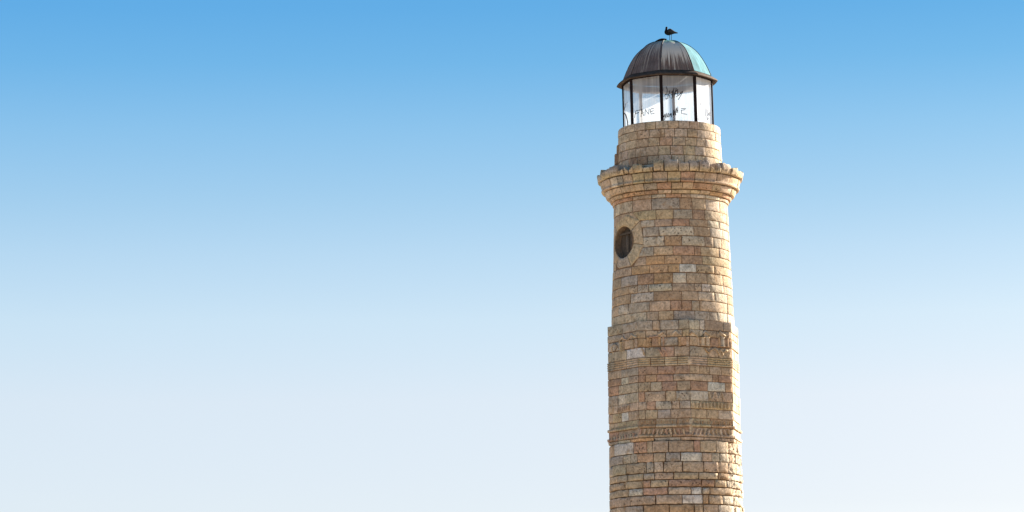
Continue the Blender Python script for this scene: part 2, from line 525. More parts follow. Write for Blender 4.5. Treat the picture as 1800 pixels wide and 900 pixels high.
# heights (front of the round shaft) and radii, in photograph pixels
def table(rows): return interp(sorted((zf(y, r), r * S) for y, r in rows))
R_SHAFT = table([(335, 99.5), (350, 100.5), (465, 104), (535, 106.7), (575, 108)])
R_LOW = interp([(0.0, 126 * S), (zf(1000, 117), 117 * S), (zf(780, 115.2), 115.2 * S)])
OCT_A = 118 * math.cos(math.pi / 8)
A_OCT = interp([(zf(790, 110), OCT_A * S * 1.006), (zf(550, 108), OCT_A * S * 0.996)])
SH, LO, OC = round_surface(R_SHAFT), round_surface(R_LOW), oct_surface(A_OCT)

tower = empty('lighthouse')
tower['label'] = 'weathered tan limestone lighthouse tower with glazed lantern and domed copper roof'
tower['category'] = 'lighthouse'

# ---------------- round upper shaft
shaft = ring_core('round_shaft', SH, [zf(y, 103) for y in range(572, 328, -6)], 0.026, tower,
                  skip=lambda c: False)
bpy.data.objects.remove(shaft)

TH0 = rad(-58.3)                                   # the round window looks this way
OC_Z = None
def oculus_centre():
    lo, hi = z_at(460), z_at(390)
    for _ in range(30):
        m = (lo + hi) / 2
        if project(SH(TH0, m))[1] > 426: lo = m
        else: hi = m
    return (lo + hi) / 2
OC_Z = oculus_centre()
OC_R = R_SHAFT(OC_Z)
def uv_of(p): return ((math.atan2(p.x, -p.y) - TH0) * OC_R, p.z - OC_Z)
def in_hole(c):
    u, w = uv_of(c); return math.hypot(u, w) < 0.80
zs_core = [zf(y, 103) for y in np.arange(574, 330, -4.0)]
shaft = ring_core('round_shaft', SH, zs_core, 0.026, tower, skip=in_hole, n=160)

def F4(y): return zf(340 + y / 6, 102)
def F5(y): return zf(470 + y / 6, 106)
back = Soup()
#          bottom, top (enlargement rows), joints, tones
C4 = [
 (162, 42, [355, 490, 690, 990, 1120, 1265, 1410], 'GtSbtpl'),
 (266, 165, [355, (560, 490), 740, 920, 1125, 1255, 1475], 'tyygblp'),
 (342, 268, [300, 575, 725, 910, 1090, 1285, 1400], '-ptrtpl'),
 (442, 344, [300, 597, 770, 1140, 1310, 1440], '-gPtpp'),
 (550, 446, [300, 602, 830, 1010, 1255, 1345], '-PoPTp'),
 (650, 554, [300, (548, 596), 715, 920, 1145, 1210, 1405], '-gTrryl'),
 (742, 654, [310, (500, 545), 630, 830, 1010, 1230, 1500], '-toobyl'),
 (832, 745, [300, 480, 670, 865, 985, 1165, 1355], 'tooowTl'),
]
for yb, yt, js, tn in C4:
    lay_course(shaft, back, SH, F4(yb), F4(yt), js, tn, hole=lambda lo, hi, a, b: hi < rad(-28) and abs((a + b) / 2 - OC_Z) < .98)
C5 = [
 (163, 55, [290, 370, 545, 715, 915, 1060, 1280, 1445], 'tsboptyP'),
 (247, 166, [300, 450, 545, 660, 910, 1150, 1220, 1310, 1450], 'tTgPttPPl'),
 (346, 249, [300, 470, 715, 1010, 1185, 1355, 1490], 'tPbtlPp'),
 (455, 349, [290, 340, 450, 670, 890, 1010, 1115, 1200, 1490], 'tPgtRrglp'),
 (552, 457, [300, 410, 640, 765, 925, 1150, 1305, 1390, 1490], 'glttssgpp'),
]
for yb, yt, js, tn in C5:
    lay_course(shaft, back, SH, F5(yb), F5(yt), js, tn)
lay_course(shaft, back, SH, F4(40), F4(-20), [300, 490, 690, 840, 1010, 1100, 1260, 1410], 'tpttpptt', mean=.8)
back.build('rear_masonry', M_STONE, shaft)['kind'] = 'stuff'

# ---------------- octagonal stage
octo = ring_core('octagonal_stage', OC, [zf(771, 112), zf(660, 110), zf(565, 108)], 0.030, tower, n=64)
back = Soup()
def F6(y): return zf(560 + y / 6, 112)
def F7(y): return zf(670 + y / 6, 114)
C = 'c'
def corner_x(k):                    # corner pixel positions at the 6x enlargement
    return {'a': 540, 'b': 1062, 'd': 1506}[k]
def grooves(y):                     # band of fine horizontal mouldings
    return 0.020 - 0.040 * (1 if 0.20 < y < 0.30 or 0.48 < y < 0.56 or 0.74 < y < 0.82 else 0)
GR = [0, .06, .19, .22, .28, .31, .47, .49, .55, .57, .73, .75, .81, .83, .95, 1]
def ledge_low(y): return 0.045 if y < 0.30 else -0.012
LR = [0, .05, .28, .32, .6, .94, 1]
lay_course(octo, back, OC, F5(657), F5(555), [250, 380, 700, 780, 980, 1050, 1200, 1255, 1450, 1498], 'GgtggpptlP')
lay_course(octo, back, OC, F5(733), F5(660), [250, 380, 490, 630, 850, 1015, 1115, 1240, 1380, 1500], 'GttttylTTt', chips=1.3)
lay_course(octo, back, OC, F5(828), F5(736), [250, 370, 500, 590, 690, 790, 970, 1085, 1200, 1310, 1410, 1500], 'GtbOrSotobbP', chips=1.2)
lay_course(octo, back, OC, F6(397), F6(292), [250, 300, 430, 620, 790, 930, 1100, 1290, 1400, 1502], 'GgwGrTGttP')
lay_course(octo, back, OC, F6(492), F6(400), [250, 300, 430, 540, 680, 830, 965, 1062, 1280, 1504], 'gtltylylyp', name='moulded_block',
           prof=grooves, zrows=GR, rough=.006)
lay_course(octo, back, OC, F6(580), F6(495), [250, 370, 540, 755, 940, 1066, 1200, 1305, 1430, 1508], 'tsrRbtTttp')
lay_course(octo, back, OC, F6(656), F6(583), [250, 370, 450, 540, 625, 745, 920, 1068, 1140, 1335, 1400, 1510], 'rptrorTttbrp')
lay_course(octo, back, OC, F6(757), F6(659), [250, 345, 540, 680, 800, 960, 1068, 1285, 1470, 1514], 'rgTgRtrwbp')
lay_course(octo, back, OC, F6(866), F6(760), [250, 340, 410, 540, 620, 840, 950, 1060, 1145, 1290, 1440, 1518], 'GpgrTtGGpTtp')
lay_course(octo, back, OC, F7(289), F7(204), [250, 290, 460, 545, 640, 735, 905, 990, 1066, 1205, 1524], 'ttttrGtsyyp')
lay_course(octo, back, OC, F7(387), F7(292), [250, 280, 375, 445, 545, 625, 755, 895, 1068, 1140, 1275, 1400, 1530], 'tYwttYstlttlp')
lay_course(octo, back, OC, F7(482), F7(390), [250, 330, 545, 735, 960, 1075, 1205, 1315, 1534], 'tyoyoyyop', name='moulded_block', prof=ledge_low, zrows=LR)
lay_course(octo, back, OC, F7(584), F7(485), [250, 340, 545, 720, 915, 1078, 1240, 1410, 1538], 'rttTrtttp', name='moulded_block', prof=ledge_low, zrows=LR)
back.build('rear_masonry', M_STONE, octo)['kind'] = 'stuff'
# spreading sill that carries the octagon over the round base
def A_SILL(z): return 109.0 * S
SL = oct_surface(A_SILL)
back = Soup()
lay_course(octo, back, SL, F7(622), F7(588), [250, 345, 470, 720, 1000, 1240, 1400, 1545], 'gpopltlp', name='moulded_block',
           prof=lambda y: 0.006 + 0.03 * y, zrows=[0, .1, .3, .5, .9, 1])
back.build('rear_sill_masonry', M_STONE, octo)['kind'] = 'stuff'

# carved relief on the faces of the octagon
def face_pt(px, py, d):
    """Point on the octagon face seen at a photograph pixel, d metres in front of it."""
    best = None
    for k in range(-2, 3):
        al = OCT0 + math.pi / 8 + k * math.pi / 4
        nrm = np.array([math.sin(al), -math.cos(al), 0])
        if nrm[1] > 0.15: continue
        q = on_plane(px, py, nrm, nrm * (OCT_A * S))
        t = q[0] * math.cos(al) + q[1] * math.sin(al)
        if abs(t) <= 118 * S * math.sin(math.pi / 8) + 0.02:
            if best is None or abs(t) < best[0]: best = (abs(t), q + nrm * d, nrm)
    return (Vector(best[1]), Vector(best[2])) if best else (None, None)

def colonnette(px, yt, yb, w, ch):
    pt, n1 = face_pt(px, yt, 0.0); pb, _ = face_pt(px, yb, 0.0)
    if pt is None or pb is None: return
    pb = Vector((pt.x, pt.y, pb.z))
    zs = [0, .06, .10, .14, .86, .90, .94, 1]; rr = [1.25, 1.25, .95, 1, 1, .95, 1.25, 1.25]
    v, f = [], []
    side = Vector((-n1.y, n1.x, 0))
    for t, k in zip(zs, rr):
        c = pb.lerp(pt, t)
        for j in range(9):
            a = math.pi * j / 8
            v.append(c + side * math.cos(a) * w * .62 * k + n1 * (math.sin(a) * w * .80 * k - 0.012))
    for i in range(len(zs) - 1):
        for j in range(8):
            f.append((i * 9 + j, i * 9 + j + 1, (i + 1) * 9 + j + 1, (i + 1) * 9 + j))
    f.append(tuple(range(9))[::-1]); f.append(tuple((len(zs) - 1) * 9 + j for j in range(9)))
    mesh_obj('colonnette', v, f, M_STONE, octo, True, tone(ch), 0.1)

for px, yt, yb, w, ch in [(1092, 601.5, 617, .10, 'y'), (1097, 600.5, 616, .06, 'b'), (1112, 597.5, 612.5, .09, 't'), (1118.5, 596, 611, .07, 't'),
                      (1139, 593.5, 609, .08, 'o'), (1159, 592.5, 608, .07, 'o'), (1166, 592, 608, .05, 'r'),
                      (1194.5, 592.5, 608, .06, 'o'), (1208.5, 592.5, 608, .07, 'l'), (1227.5, 593, 608, .06, 't'), (1234.5, 593, 608, .13, 'l'),
                      (1243, 593, 608.5, .13, 'l'), (1264, 593.5, 609, .06, 'o'), (1269.5, 593.5, 609.5, .11, 'g'), (1278, 594, 609.5, .08, 'b')]:
    colonnette(px, yt, yb, w, ch)

def moulding(pts, r, ch, name='arch_moulding'):
    P = [face_pt(x, y, 0.006)[0] for x, y in pts]
    P = [p for p in P if p is not None]
    if len(P) < 2: return
    v, f = tube(P, r, 6)
    mesh_obj(name, v, f, M_STONE, octo, True, tone(ch), 0.2)
for pts, ch in [
    ([(1089, 601), (1092.5, 595), (1095, 592.5), (1095.5, 590)], 'l'), ([(1095, 591), (1098, 596), (1104, 597.5)], 't'),
    ([(1104.5, 597), (1107, 593), (1110, 590.5), (1111, 587)], 'l'), ([(1111, 588), (1114, 591), (1119, 593)], 'l'),
    ([(1139, 592.5), (1148, 592), (1158, 591)], 'r'), ([(1156, 590), (1161, 586.5), (1164.5, 583)], 't'),
    ([(1180.5, 590), (1184.5, 585.5), (1188, 581.5)], 'l'), ([(1188, 581.5), (1192.5, 586), (1197.5, 590)], 'l'),
    ([(1212.5, 588), (1216, 582.5)], 'b'), ([(1216, 582.5), (1221, 587), (1226, 592)], 'l'),
    ([(1234, 592), (1236, 586), (1239.5, 582)], 'l'), ([(1239.5, 582), (1245, 587), (1250, 591.5)], 'l'),
    ([(1265, 582.5), (1269, 587), (1275, 591)], 't'), ([(1244, 622), (1250, 615), (1256, 611.5)], 't'),
    ([(1256, 611.5), (1261, 616), (1263.5, 624)], 't'), ([(1265, 614), (1269, 618), (1271, 625)], 't'), ([(1271, 620), (1275, 616), (1279, 617)], 't'),
    ([(1238, 611), (1241, 616), (1245, 621)], 'b'), ([(1128, 612), (1131, 617), (1132.5, 624)], 't'), ([(1157, 612), (1161, 618), (1164, 624)], 'r'),
    ([(1166, 612), (1170, 617), (1172, 625)], 'r'), ([(1080, 604), (1075, 612), (1077, 620)], 'g'), ([(1082, 604), (1086, 610), (1082, 616)], 'g'),
]: moulding(pts, 0.036, ch)
# tapering capital block between two arches
fr = Soup()
def tooth(px, yt, yb, w, d, ch, lean=0.0):
    d *= 1.35
    """Small carved lug on a face of the octagon."""
    a, n1 = face_pt(px + lean, yt, 0); b, _ = face_pt(px - lean, yb, 0)
    if a is None or b is None: return
    s = Vector((-n1.y, n1.x, 0)) * w / 2
    v = [b - s, b + s, a + s, a - s]
    q = [p + n1 * d for p in (b - s * .6, b + s * .6, a + s * .6, a - s * .6)]
    v = [p - n1 * .01 for p in v] + q
    fr.add(v, [(4, 5, 6, 7), (0, 1, 5, 4), (1, 2, 6, 5), (2, 3, 7, 6), (3, 0, 4, 7)], tuple(tone(ch)), .1)
for k in range(11): tooth(1217.0 + k * 6.2, 708.0 + k * .12, 717.0 + k * .12, .075, .06, 'y')
for k in range(6): tooth(1087.5 + k * 3.6, 717 - k * .9, 724.5 - k * .9, .07, .05, 't')
cx = lambda y: y
for k in range(26): tooth(1124.5 + k * 3.2, 739.5 - k * .03, 744.5 - k * .03, .034, .022, 'oyt'[k % 3])
for k in range(23): tooth(1212.5 + k * 3.2, 739.5 + k * .09, 744.5 + k * .09, .034, .022, 'yot'[k % 3])
for k in range(18): tooth(1073 + k * 2.6, 753 - k * .45, 757 - k * .45, .05, .02, 'ty'[k % 2])
for k in range(11): tooth(1126 + k * 7.6, 754.5, 763.5, .085, .055, 'rtt'[k % 3], 1.2 if k < 6 else -1.2)
for k in range(10): tooth(1216 + k * 7.1, 754.5 + k * .2, 763.5 + k * .2, .085, .055, 'tlt'[k % 3], 1.2 if k < 5 else -1.2)
for k in range(9): tooth(1078 + k * 4.7, 768.5 - k * .9, 776 - k * .9, .085, .055, 'tgr'[k % 3], -.8)
for k in range(5): tooth(1247.5 + k * 5.6, 690, 701, .05, .028, 'l', 1.6 if k % 2 else -1.6)
fr.build('carved_frieze', M_STONE, octo, False)['kind'] = 'stuff'

# plain corner strips on the two visible front corners
def corner_strip(idx, yt, yb, ch):
    a = OCT0 + idx * math.pi / 4
    z1, z0 = zf(yt, 118), zf(yb, 118)
    v, f = stone_geo(OC, a - .028, a + .028, z0, z1, gap=0.004, depth=.1, proud=.020, rough=.003, step=.2)
    mesh_obj('corner_strip', v, f, M_STONE, octo, True, tone(ch), .1)
corner_strip(0, 736, 765.5, 'l'); corner_strip(-1, 737, 766.5, 't'); corner_strip(0, 627.5, 641.5, 'l')

# ---------------- round lower shaft
def F8(y): return zf(750 + y / 6, 116)
low = ring_core('lower_shaft', LO, [0.0, 4.0, 8.0, F8(300), F7(627)], 0.085, tower, n=96)
back = Soup()
RR = (rad(54), 0.034)
def flutes(y): return -0.02 if 0.3 < y < 0.4 or .62 < y < .7 else 0.0
lay_course(low, back, LO, F7(746), F7(625), [300, 500, 640, 700, 870, 1140, 1205, 1375, 1500], 'wRtttrylp', rough_right=RR, chips=1.3)
lay_course(low, back, LO, F7(845), F7(750), [245, 390, 470, 540, 710, 840, 1000, 1225, 1330, 1415, 1510], 'sgGrtSwtGPp', rough_right=RR, chips=1.5)
CL = [
 (477, 364, [280, 420, 635, 715, 815, 1020, 1240, 1400, 1500], 'gTGlTtTtP'),
 (552, 480, [250, 335, 440, 605, 720, 925, 1190, 1395, 1510], 'tgyGttlBp'),
 (632, 556, [245, 410, 600, 680, 870, 1220, 1360, 1485], 'TtrtRRtp'),
 (712, 637, [245, 450, 600, 865, 1110, 1225, 1310, 1550], 'twrlwPtp'),
 (814, 716, [245, 465, 735, 1015, 1235, 1295, 1445, 1560], 'TTtwoTPp'),
 (912, 818, [245, 410, 605, 880, 1145, 1240, 1400, 1560], 'tgoottpP'),
 (1010, 916, [245, 465, 700, 960, 1215, 1400, 1550], 'tgtopTPp'),
]
for yb, yt, js, tn in CL:
    lay_course(low, back, LO, F8(yb), F8(yt), js, tn, rough_right=RR, chips=1.9, rough=.008, gap=.024)
z = F8(1014)
while z > 0.3:                      # courses below the picture, joined
    h = min(random.uniform(.34, .46), z)
    a = -math.pi
    while a < math.pi - .12:
        w = random.uniform(.2, .36); b = a + w if a + w < math.pi - .12 else math.pi
        v, f = stone_geo(LO, a, b, z - h, z, step=.5)
        back.add(v, f, tuple(tone(random.choice('tgprl'))), .3)
        a = b
    z -= h
back.build('rear_masonry', M_STONE, low)['kind'] = 'stuff'

# ---------------- gallery cornice
def ZA(y): return z_at(y)
CP = [  # axis pixel row, radius: top to bottom of the moulded profile
 (303, 127), (309, 129.5), (316, 129), (321.5, 126.5)]
def prof_surface(rows): return round_surface(interp(sorted((ZA(y), r * S) for y, r in rows)))
K1 = prof_surface(CP)
K2 = prof_surface([(322, 123.5), (330, 121.5), (335, 119.5), (335.6, 121.5), (339, 120.5)])
K3 = prof_surface([(339.4, 116.5), (346, 113.5), (350, 112)])
K4 = prof_surface([(350.4, 108), (357, 105.5)])
K5 = prof_surface([(357.2, 103), (363.5, 102)])
KC = prof_surface([(305, 120), (321, 121), (322, 119), (339, 115), (340, 111), (357, 101), (363, 98)])
cor = ring_core('gallery_cornice', KC, [ZA(y) for y in (363, 357, 350, 340, 331, 322, 319)], 0.03, tower, n=96)
back = Soup()
lay_course(cor, back, K5, ZA(363.5), ZA(357.6), [300, 490, 690, 840, 1010, 1100, 1260, 1410], 'rtprtpptl', name='cornice_block', step=.2)
lay_course(cor, back, K4, ZA(357), ZA(350.8), [200, 300, 390, 510, 620, 760, 905, 1100, 1205, 1310, 1440], 'ttobblyytoo', name='cornice_block', outer='ytr', step=.15)
lay_course(cor, back, K3, ZA(350), ZA(339.8), [190, 250, 370, 465, 610, 750, 900, 1020, 1130, 1335, 1420, 1530], 'ptttgrttRtlp', name='cornice_block', outer='ytp', step=.12)
lay_course(cor, back, K2, ZA(339), ZA(322.4), [170, 260, 330, 395, 490, 615, 705, 860, 1000, 1150, 1255, 1380, 1510, 1600], 'tpGtyytyrttttp', name='cornice_block',
           outer='ytp', zrows=[0, .04, .18, .21, .25, .45, .7, .95, 1])
# broken top course: every block keeps its own height
tops = [(150, 235, .62, .85, 'g'), (235, 330, .95, 1.0, 's'), (330, 385, .40, .50, 'g'), (385, 440, .80, .30, 'g'), (440, 490, .30, .62, 't'),
        (490, 590, .78, .72, 'e'), (590, 700, .40, .44, 'p'), (700, 825, 1.02, .98, 'y'), (825, 975, 1.06, 1.0, 's'), (975, 1095, .74, .78, 's'),
        (1095, 1200, .96, .90, 's'), (1200, 1318, 1.02, 1.04, 's'), (1318, 1388, .50, .10, 'p'), (1388, 1440, .92, .78, 's'), (1440, 1535, 1.0, .88, 's'),
        (1535, 1600, .62, .80, 'e'), (1600, 1655, .56, .66, 'e')]
zb, zt = ZA(321.5), ZA(302)
angs = []
for x0_, x1_, t0, t1, ch in tops:
    b0 = angle_of(1030 + x0_ / 6, (zb + zt) / 2, K1); b1 = angle_of(1030 + x1_ / 6, (zb + zt) / 2, K1)
    if b1 - b0 < 0.03: continue
    angs += [b0, b1]
    sd_ = random.random() * 50
    fn = lambda x, t0=t0, t1=t1, sd_=sd_: zb + (zt - zb) * max(.08, t0 + (t1 - t0) * x + .10 * noise.noise(Vector((x * 5, sd_, 0))))
    v, f = stone_geo(K1, b0, b1, zb, zt, chips=1.7, rough=.020, step=.06, gap=random.choice((.02, .03, .06)), ztop=fn, depth=.42, proud=random.uniform(-.03, .01))
    c0, c1 = tone('y'), tone(ch)
    cols = []
    for q in v:                     # upper parts are greyed by lichen, the moulded foot stays yellow
        k = min(1, max(0, ((q.z - zb) / (zt - zb) - .22) / .3 + .4 * noise.noise(q * 4)))
        cols.append(c0 * (1 - k) + c1 * k)
    mesh_obj('cornice_block', v, f, M_STONE, cor, True, np.array(cols), 0.8)
    if ch != 'p' or t1 > .3:        # torn top face of the block
        pass
a = max(angs)
while a < min(angs) + 2 * math.pi - .02:
    b = min(a + random.uniform(.16, .3), min(angs) + 2 * math.pi)
    h = random.uniform(.5, 1)
    v, f = stone_geo(K1, a, b, zb, zb + (zt - zb) * h, chips=2, rough=.02, step=.2, depth=.42)
    back.add(v, f, tuple(tone(random.choice('yesg'))), .8)
    a = b
back.build('rear_cornice_masonry', M_STONE, cor)['kind'] = 'stuff'
# small rubble and lime left on the gallery floor
rb = Soup()
for _ in range(60):
    a = random.uniform(-math.pi, math.pi); r = random.uniform(2.05, 2.4)
    c = Vector((r * math.sin(a), -r * math.cos(a), ZA(319) + .02)); s = random.uniform(.03, .09)
    vv = [c + Vector((random.uniform(-s, s), random.uniform(-s, s), k)) for k in (0, 0, 0, s, s, s * 1.3)]
    rb.add(vv, [(0, 1, 2), (0, 1, 4, 3), (1, 2, 5, 4), (2, 0, 3, 5), (3, 4, 5)], tuple(tone(random.choice('gpe'))), .5)
rb.build('gallery_rubble', M_STONE, cor, False)['kind'] = 'stuff'

# ---------------- upper drum
R_DRUM = interp(sorted((ZA(y), r * S) for y, r in [(223, 89.5), (265, 91), (306, 93)]))
DR = round_surface(R_DRUM)
drum = ring_core('upper_drum', DR, [ZA(310), ZA(265), ZA(228)], 0.045, tower, n=96)
back = Soup()
def F3(y): return zf(200 + y / 6, 90.5)
CD = [
 (151, 70, [395, 510, 625, 735, 865, 980, 1095, 1195, 1345, 1430], 'lttltltlll'),
 (241, 154, [370, 450, 540, 665, 790, 825, 935, 1070, 1175, 1365, 1420], 'ltttttltlll'),
 (332, 244, [365, 425, 530, 655, 775, 910, 1050, 1170, 1260, 1410], 'ltttrttlll'),
 (431, 335, [370, 440, 525, 635, 760, 890, 1025, 1150, 1260, 1415], 'ttttttylll'),
 (520, 434, [380, 450, 545, 650, 770, 905, 1040, 1155, 1260, 1400], 'trrttlyyll'),
 (615, 523, [365, 480, 600, 720, 850, 990, 1100, 1210, 1330, 1415], 'trgtttylll'),
]
for yb, yt, js, tn in CD:
    lay_course(drum, back, DR, F3(yb), F3(yt), js, tn, name='drum_block', lighten=1.10, rough=.004, gap=.018, chips=.7, outer='ltl', mean=.42)
back.build('rear_masonry', M_STONE, drum)['kind'] = 'stuff'
# stepped blocks left standing on the weathered side
for yb, yt, off in [(332, 222, .05), (431, 320, .115), (520, 434, .12), (600, 523, .13)]:
    v, f = stone_geo(DR, rad(-104), rad(-83), F3(yb) - .03, F3(yt) - .03, proud=off, rough=.01, depth=.3)
    mesh_obj('drum_block', v, f, M_STONE, drum, True, tone('b'), .4)
# flat coping behind the top course
v, f = [], []
for k in range(64):
    a = 2 * math.pi * k / 64
    for r, zz in ((89.0 * S - .03, F3(72)), (70 * S, F3(72) + .0)): v.append((r * math.sin(a), -r * math.cos(a), zz))
for k in range(64):
    n0, n1_ = 2 * k, 2 * ((k + 1) % 64)
    f.append((n0, n1_, n1_ + 1, n0 + 1))
mesh_obj('coping', v, f, M_MORTAR, drum, False)
M_BOUNCE_DECK = simple_mat('grey_bounce_deck', (0.50, 0.50, 0.50), 0.9, 0.1)  # unseen deck, added to bounce sunlight up onto the panes
v = [(78 * S * math.sin(2 * math.pi * k / 32), -78 * S * math.cos(2 * math.pi * k / 32), F3(72) - .10) for k in range(32)]
mesh_obj('lantern_bounce_deck', v, [tuple(range(32))], M_BOUNCE_DECK, drum, False)

# ---------------- round window
win = empty('round_window', SH(TH0, OC_Z), tower)
T_out = Vector((math.sin(TH0), -math.cos(TH0), 0)); T_side = Vector((math.cos(TH0), math.sin(TH0), 0))
base_pt = SH(TH0, OC_Z)
def W(u, w, off=0.0):              # on the curved wall round the window
    return SH(TH0 + u / OC_R, OC_Z + w, off)
def flat(u, w, d):                 # on the plane through the window, d metres in
    return base_pt + T_side * u + Vector((0, 0, w)) - T_out * d
poly = [(12, 48), (43, 34), (51, -9), (40, -31), (23, -45), (-14, -45), (-32, -31), (-42, -9), (-34, 34)]
def outer(phi):
    d = np.array([math.cos(phi), math.sin(phi)]); best = 99
    for i in range(len(poly)):
        p, q = np.array(poly[i], float), np.array(poly[(i + 1) % len(poly)], float)
        m = np.array([d, p - q]).T
        if abs(np.linalg.det(m)) < 1e-9: continue
        t, s_ = np.linalg.solve(m, p)
        if t > 0 and -1e-6 <= s_ <= 1 + 1e-6: best = min(best, t)
    return best * S
R_IN = 28.2 * S
def window_obj(name, v, f, mat, color=None, pit=None, smooth=True):
    v = [Vector(q) - win.location for q in v]
    return mesh_obj(name, v, f, mat, win, smooth, color, pit)
cuts = [38, 135, 192, 238, 297, 349, 398]
for k, ch in zip(range(6), 'yttsyy'):
    p0, p1 = rad(cuts[k]) + .012, rad(cuts[k + 1]) - .012
    n = max(5, int((p1 - p0) / .09)); rows = [0, .06, .3, .55, .8, .94, 1]
    sdv = Vector((k * 7.3, 2, 1)); v, f = [], []
    for i in range(n + 1):
        ph = p0 + (p1 - p0) * i / n; ro = outer(ph) - .014
        def put(r, off): return W(r * math.cos(ph), r * math.sin(ph), off)
        line = []
        d_in = flat(R_IN * math.cos(ph), R_IN * math.sin(ph), .42)
        line.append(flat(R_IN * math.cos(ph), R_IN * math.sin(ph), .05))
        for t in rows:
            r = R_IN + (ro - R_IN) * t
            q = put(r, 0)
            off = .012 + .008 * noise.noise(q * 4 + sdv) - (.022 if t in (0, 1) or i in (0, n) else 0)
            line.append(put(r, off))
        line.append(put(ro, -.16))
        v += line
    m_ = len(rows) + 2
    for i in range(n):
        for j in range(m_ - 1):
            f.append((i * m_ + j, (i + 1) * m_ + j, (i + 1) * m_ + j + 1, i * m_ + j + 1))
    window_obj('surround_stone', v, f, M_STONE, tone(ch, .04), .15)
v, f = [], []
for i in range(40):
    ph = 2 * math.pi * i / 40
    for d in (.03, .36): v.append(flat((R_IN + .004) * math.cos(ph), (R_IN + .004) * math.sin(ph), d))
for i in range(40):
    a_, b_ = 2 * i, 2 * ((i + 1) % 40)
    f.append((a_, b_, b_ + 1, a_ + 1))
window_obj('reveal', v, f, simple_mat('dark_reveal_plaster', (0.22, 0.16, 0.11), 0.95, 0.1))  # darker brown than the surround stones
for s_ in (-1, 1):                  # two boarded leaves deep in the opening
    v, f = [], []
    for d in (.30, .34):
        v.append(flat(s_ * .02, 0, d))
        for i in range(13):
            ph = -math.pi / 2 + math.pi * i / 12
            v.append(flat(s_ * max(.02, (R_IN + .02) * math.cos(ph)), (R_IN + .02) * math.sin(ph), d))
    for i in range(12):
        f.append((0, i + 1, i + 2)); f.append((14, 14 + i + 2, 14 + i + 1)); f.append((i + 1, 15 + i, 16 + i, i + 2))
    window_obj('shutter_leaf', v, f, M_SHUTTER, smooth=False)
v, f = tube([flat(0, -.33, .19), flat(0, .26, .19)], .012, 8)
window_obj('window_bar', v, f, M_BAR)
v = [flat(-.5, .30, .18), flat(.5, .30, .18), flat(.5, .37, .18), flat(-.5, .37, .18), flat(-.5, .30, .215), flat(.5, .30, .215), flat(.5, .37, .215), flat(-.5, .37, .215)]
window_obj('window_rail', v, [(0, 1, 2, 3), (0, 4, 5, 1), (3, 2, 6, 7), (4, 7, 6, 5)], M_SHUTTER, smooth=False)

# ---------------- lantern
LZ0 = ZA(226)
LX = on_plane(1175.2, 224, (0, 1, 0), (0, 0, 0))[0]
TILT = Matrix.Translation((LX, 0, LZ0)) @ Matrix.Rotation(rad(-0.75), 4, 'Y')
def LT(x, y, z_): return TILT @ Vector((x, y, z_ - LZ0))
LV0 = rad(-10.5)
LR_ = 79.5 * S
Z_EAVE = ZA(146)                    # top of the glazing
Z_BOT = LZ0 - .25
def lv(k, r=LR_, z_=0.0, da=0.0):
    a = LV0 + k * math.pi / 4 + da
    return LT(r * math.sin(a), -r * math.cos(a), z_)

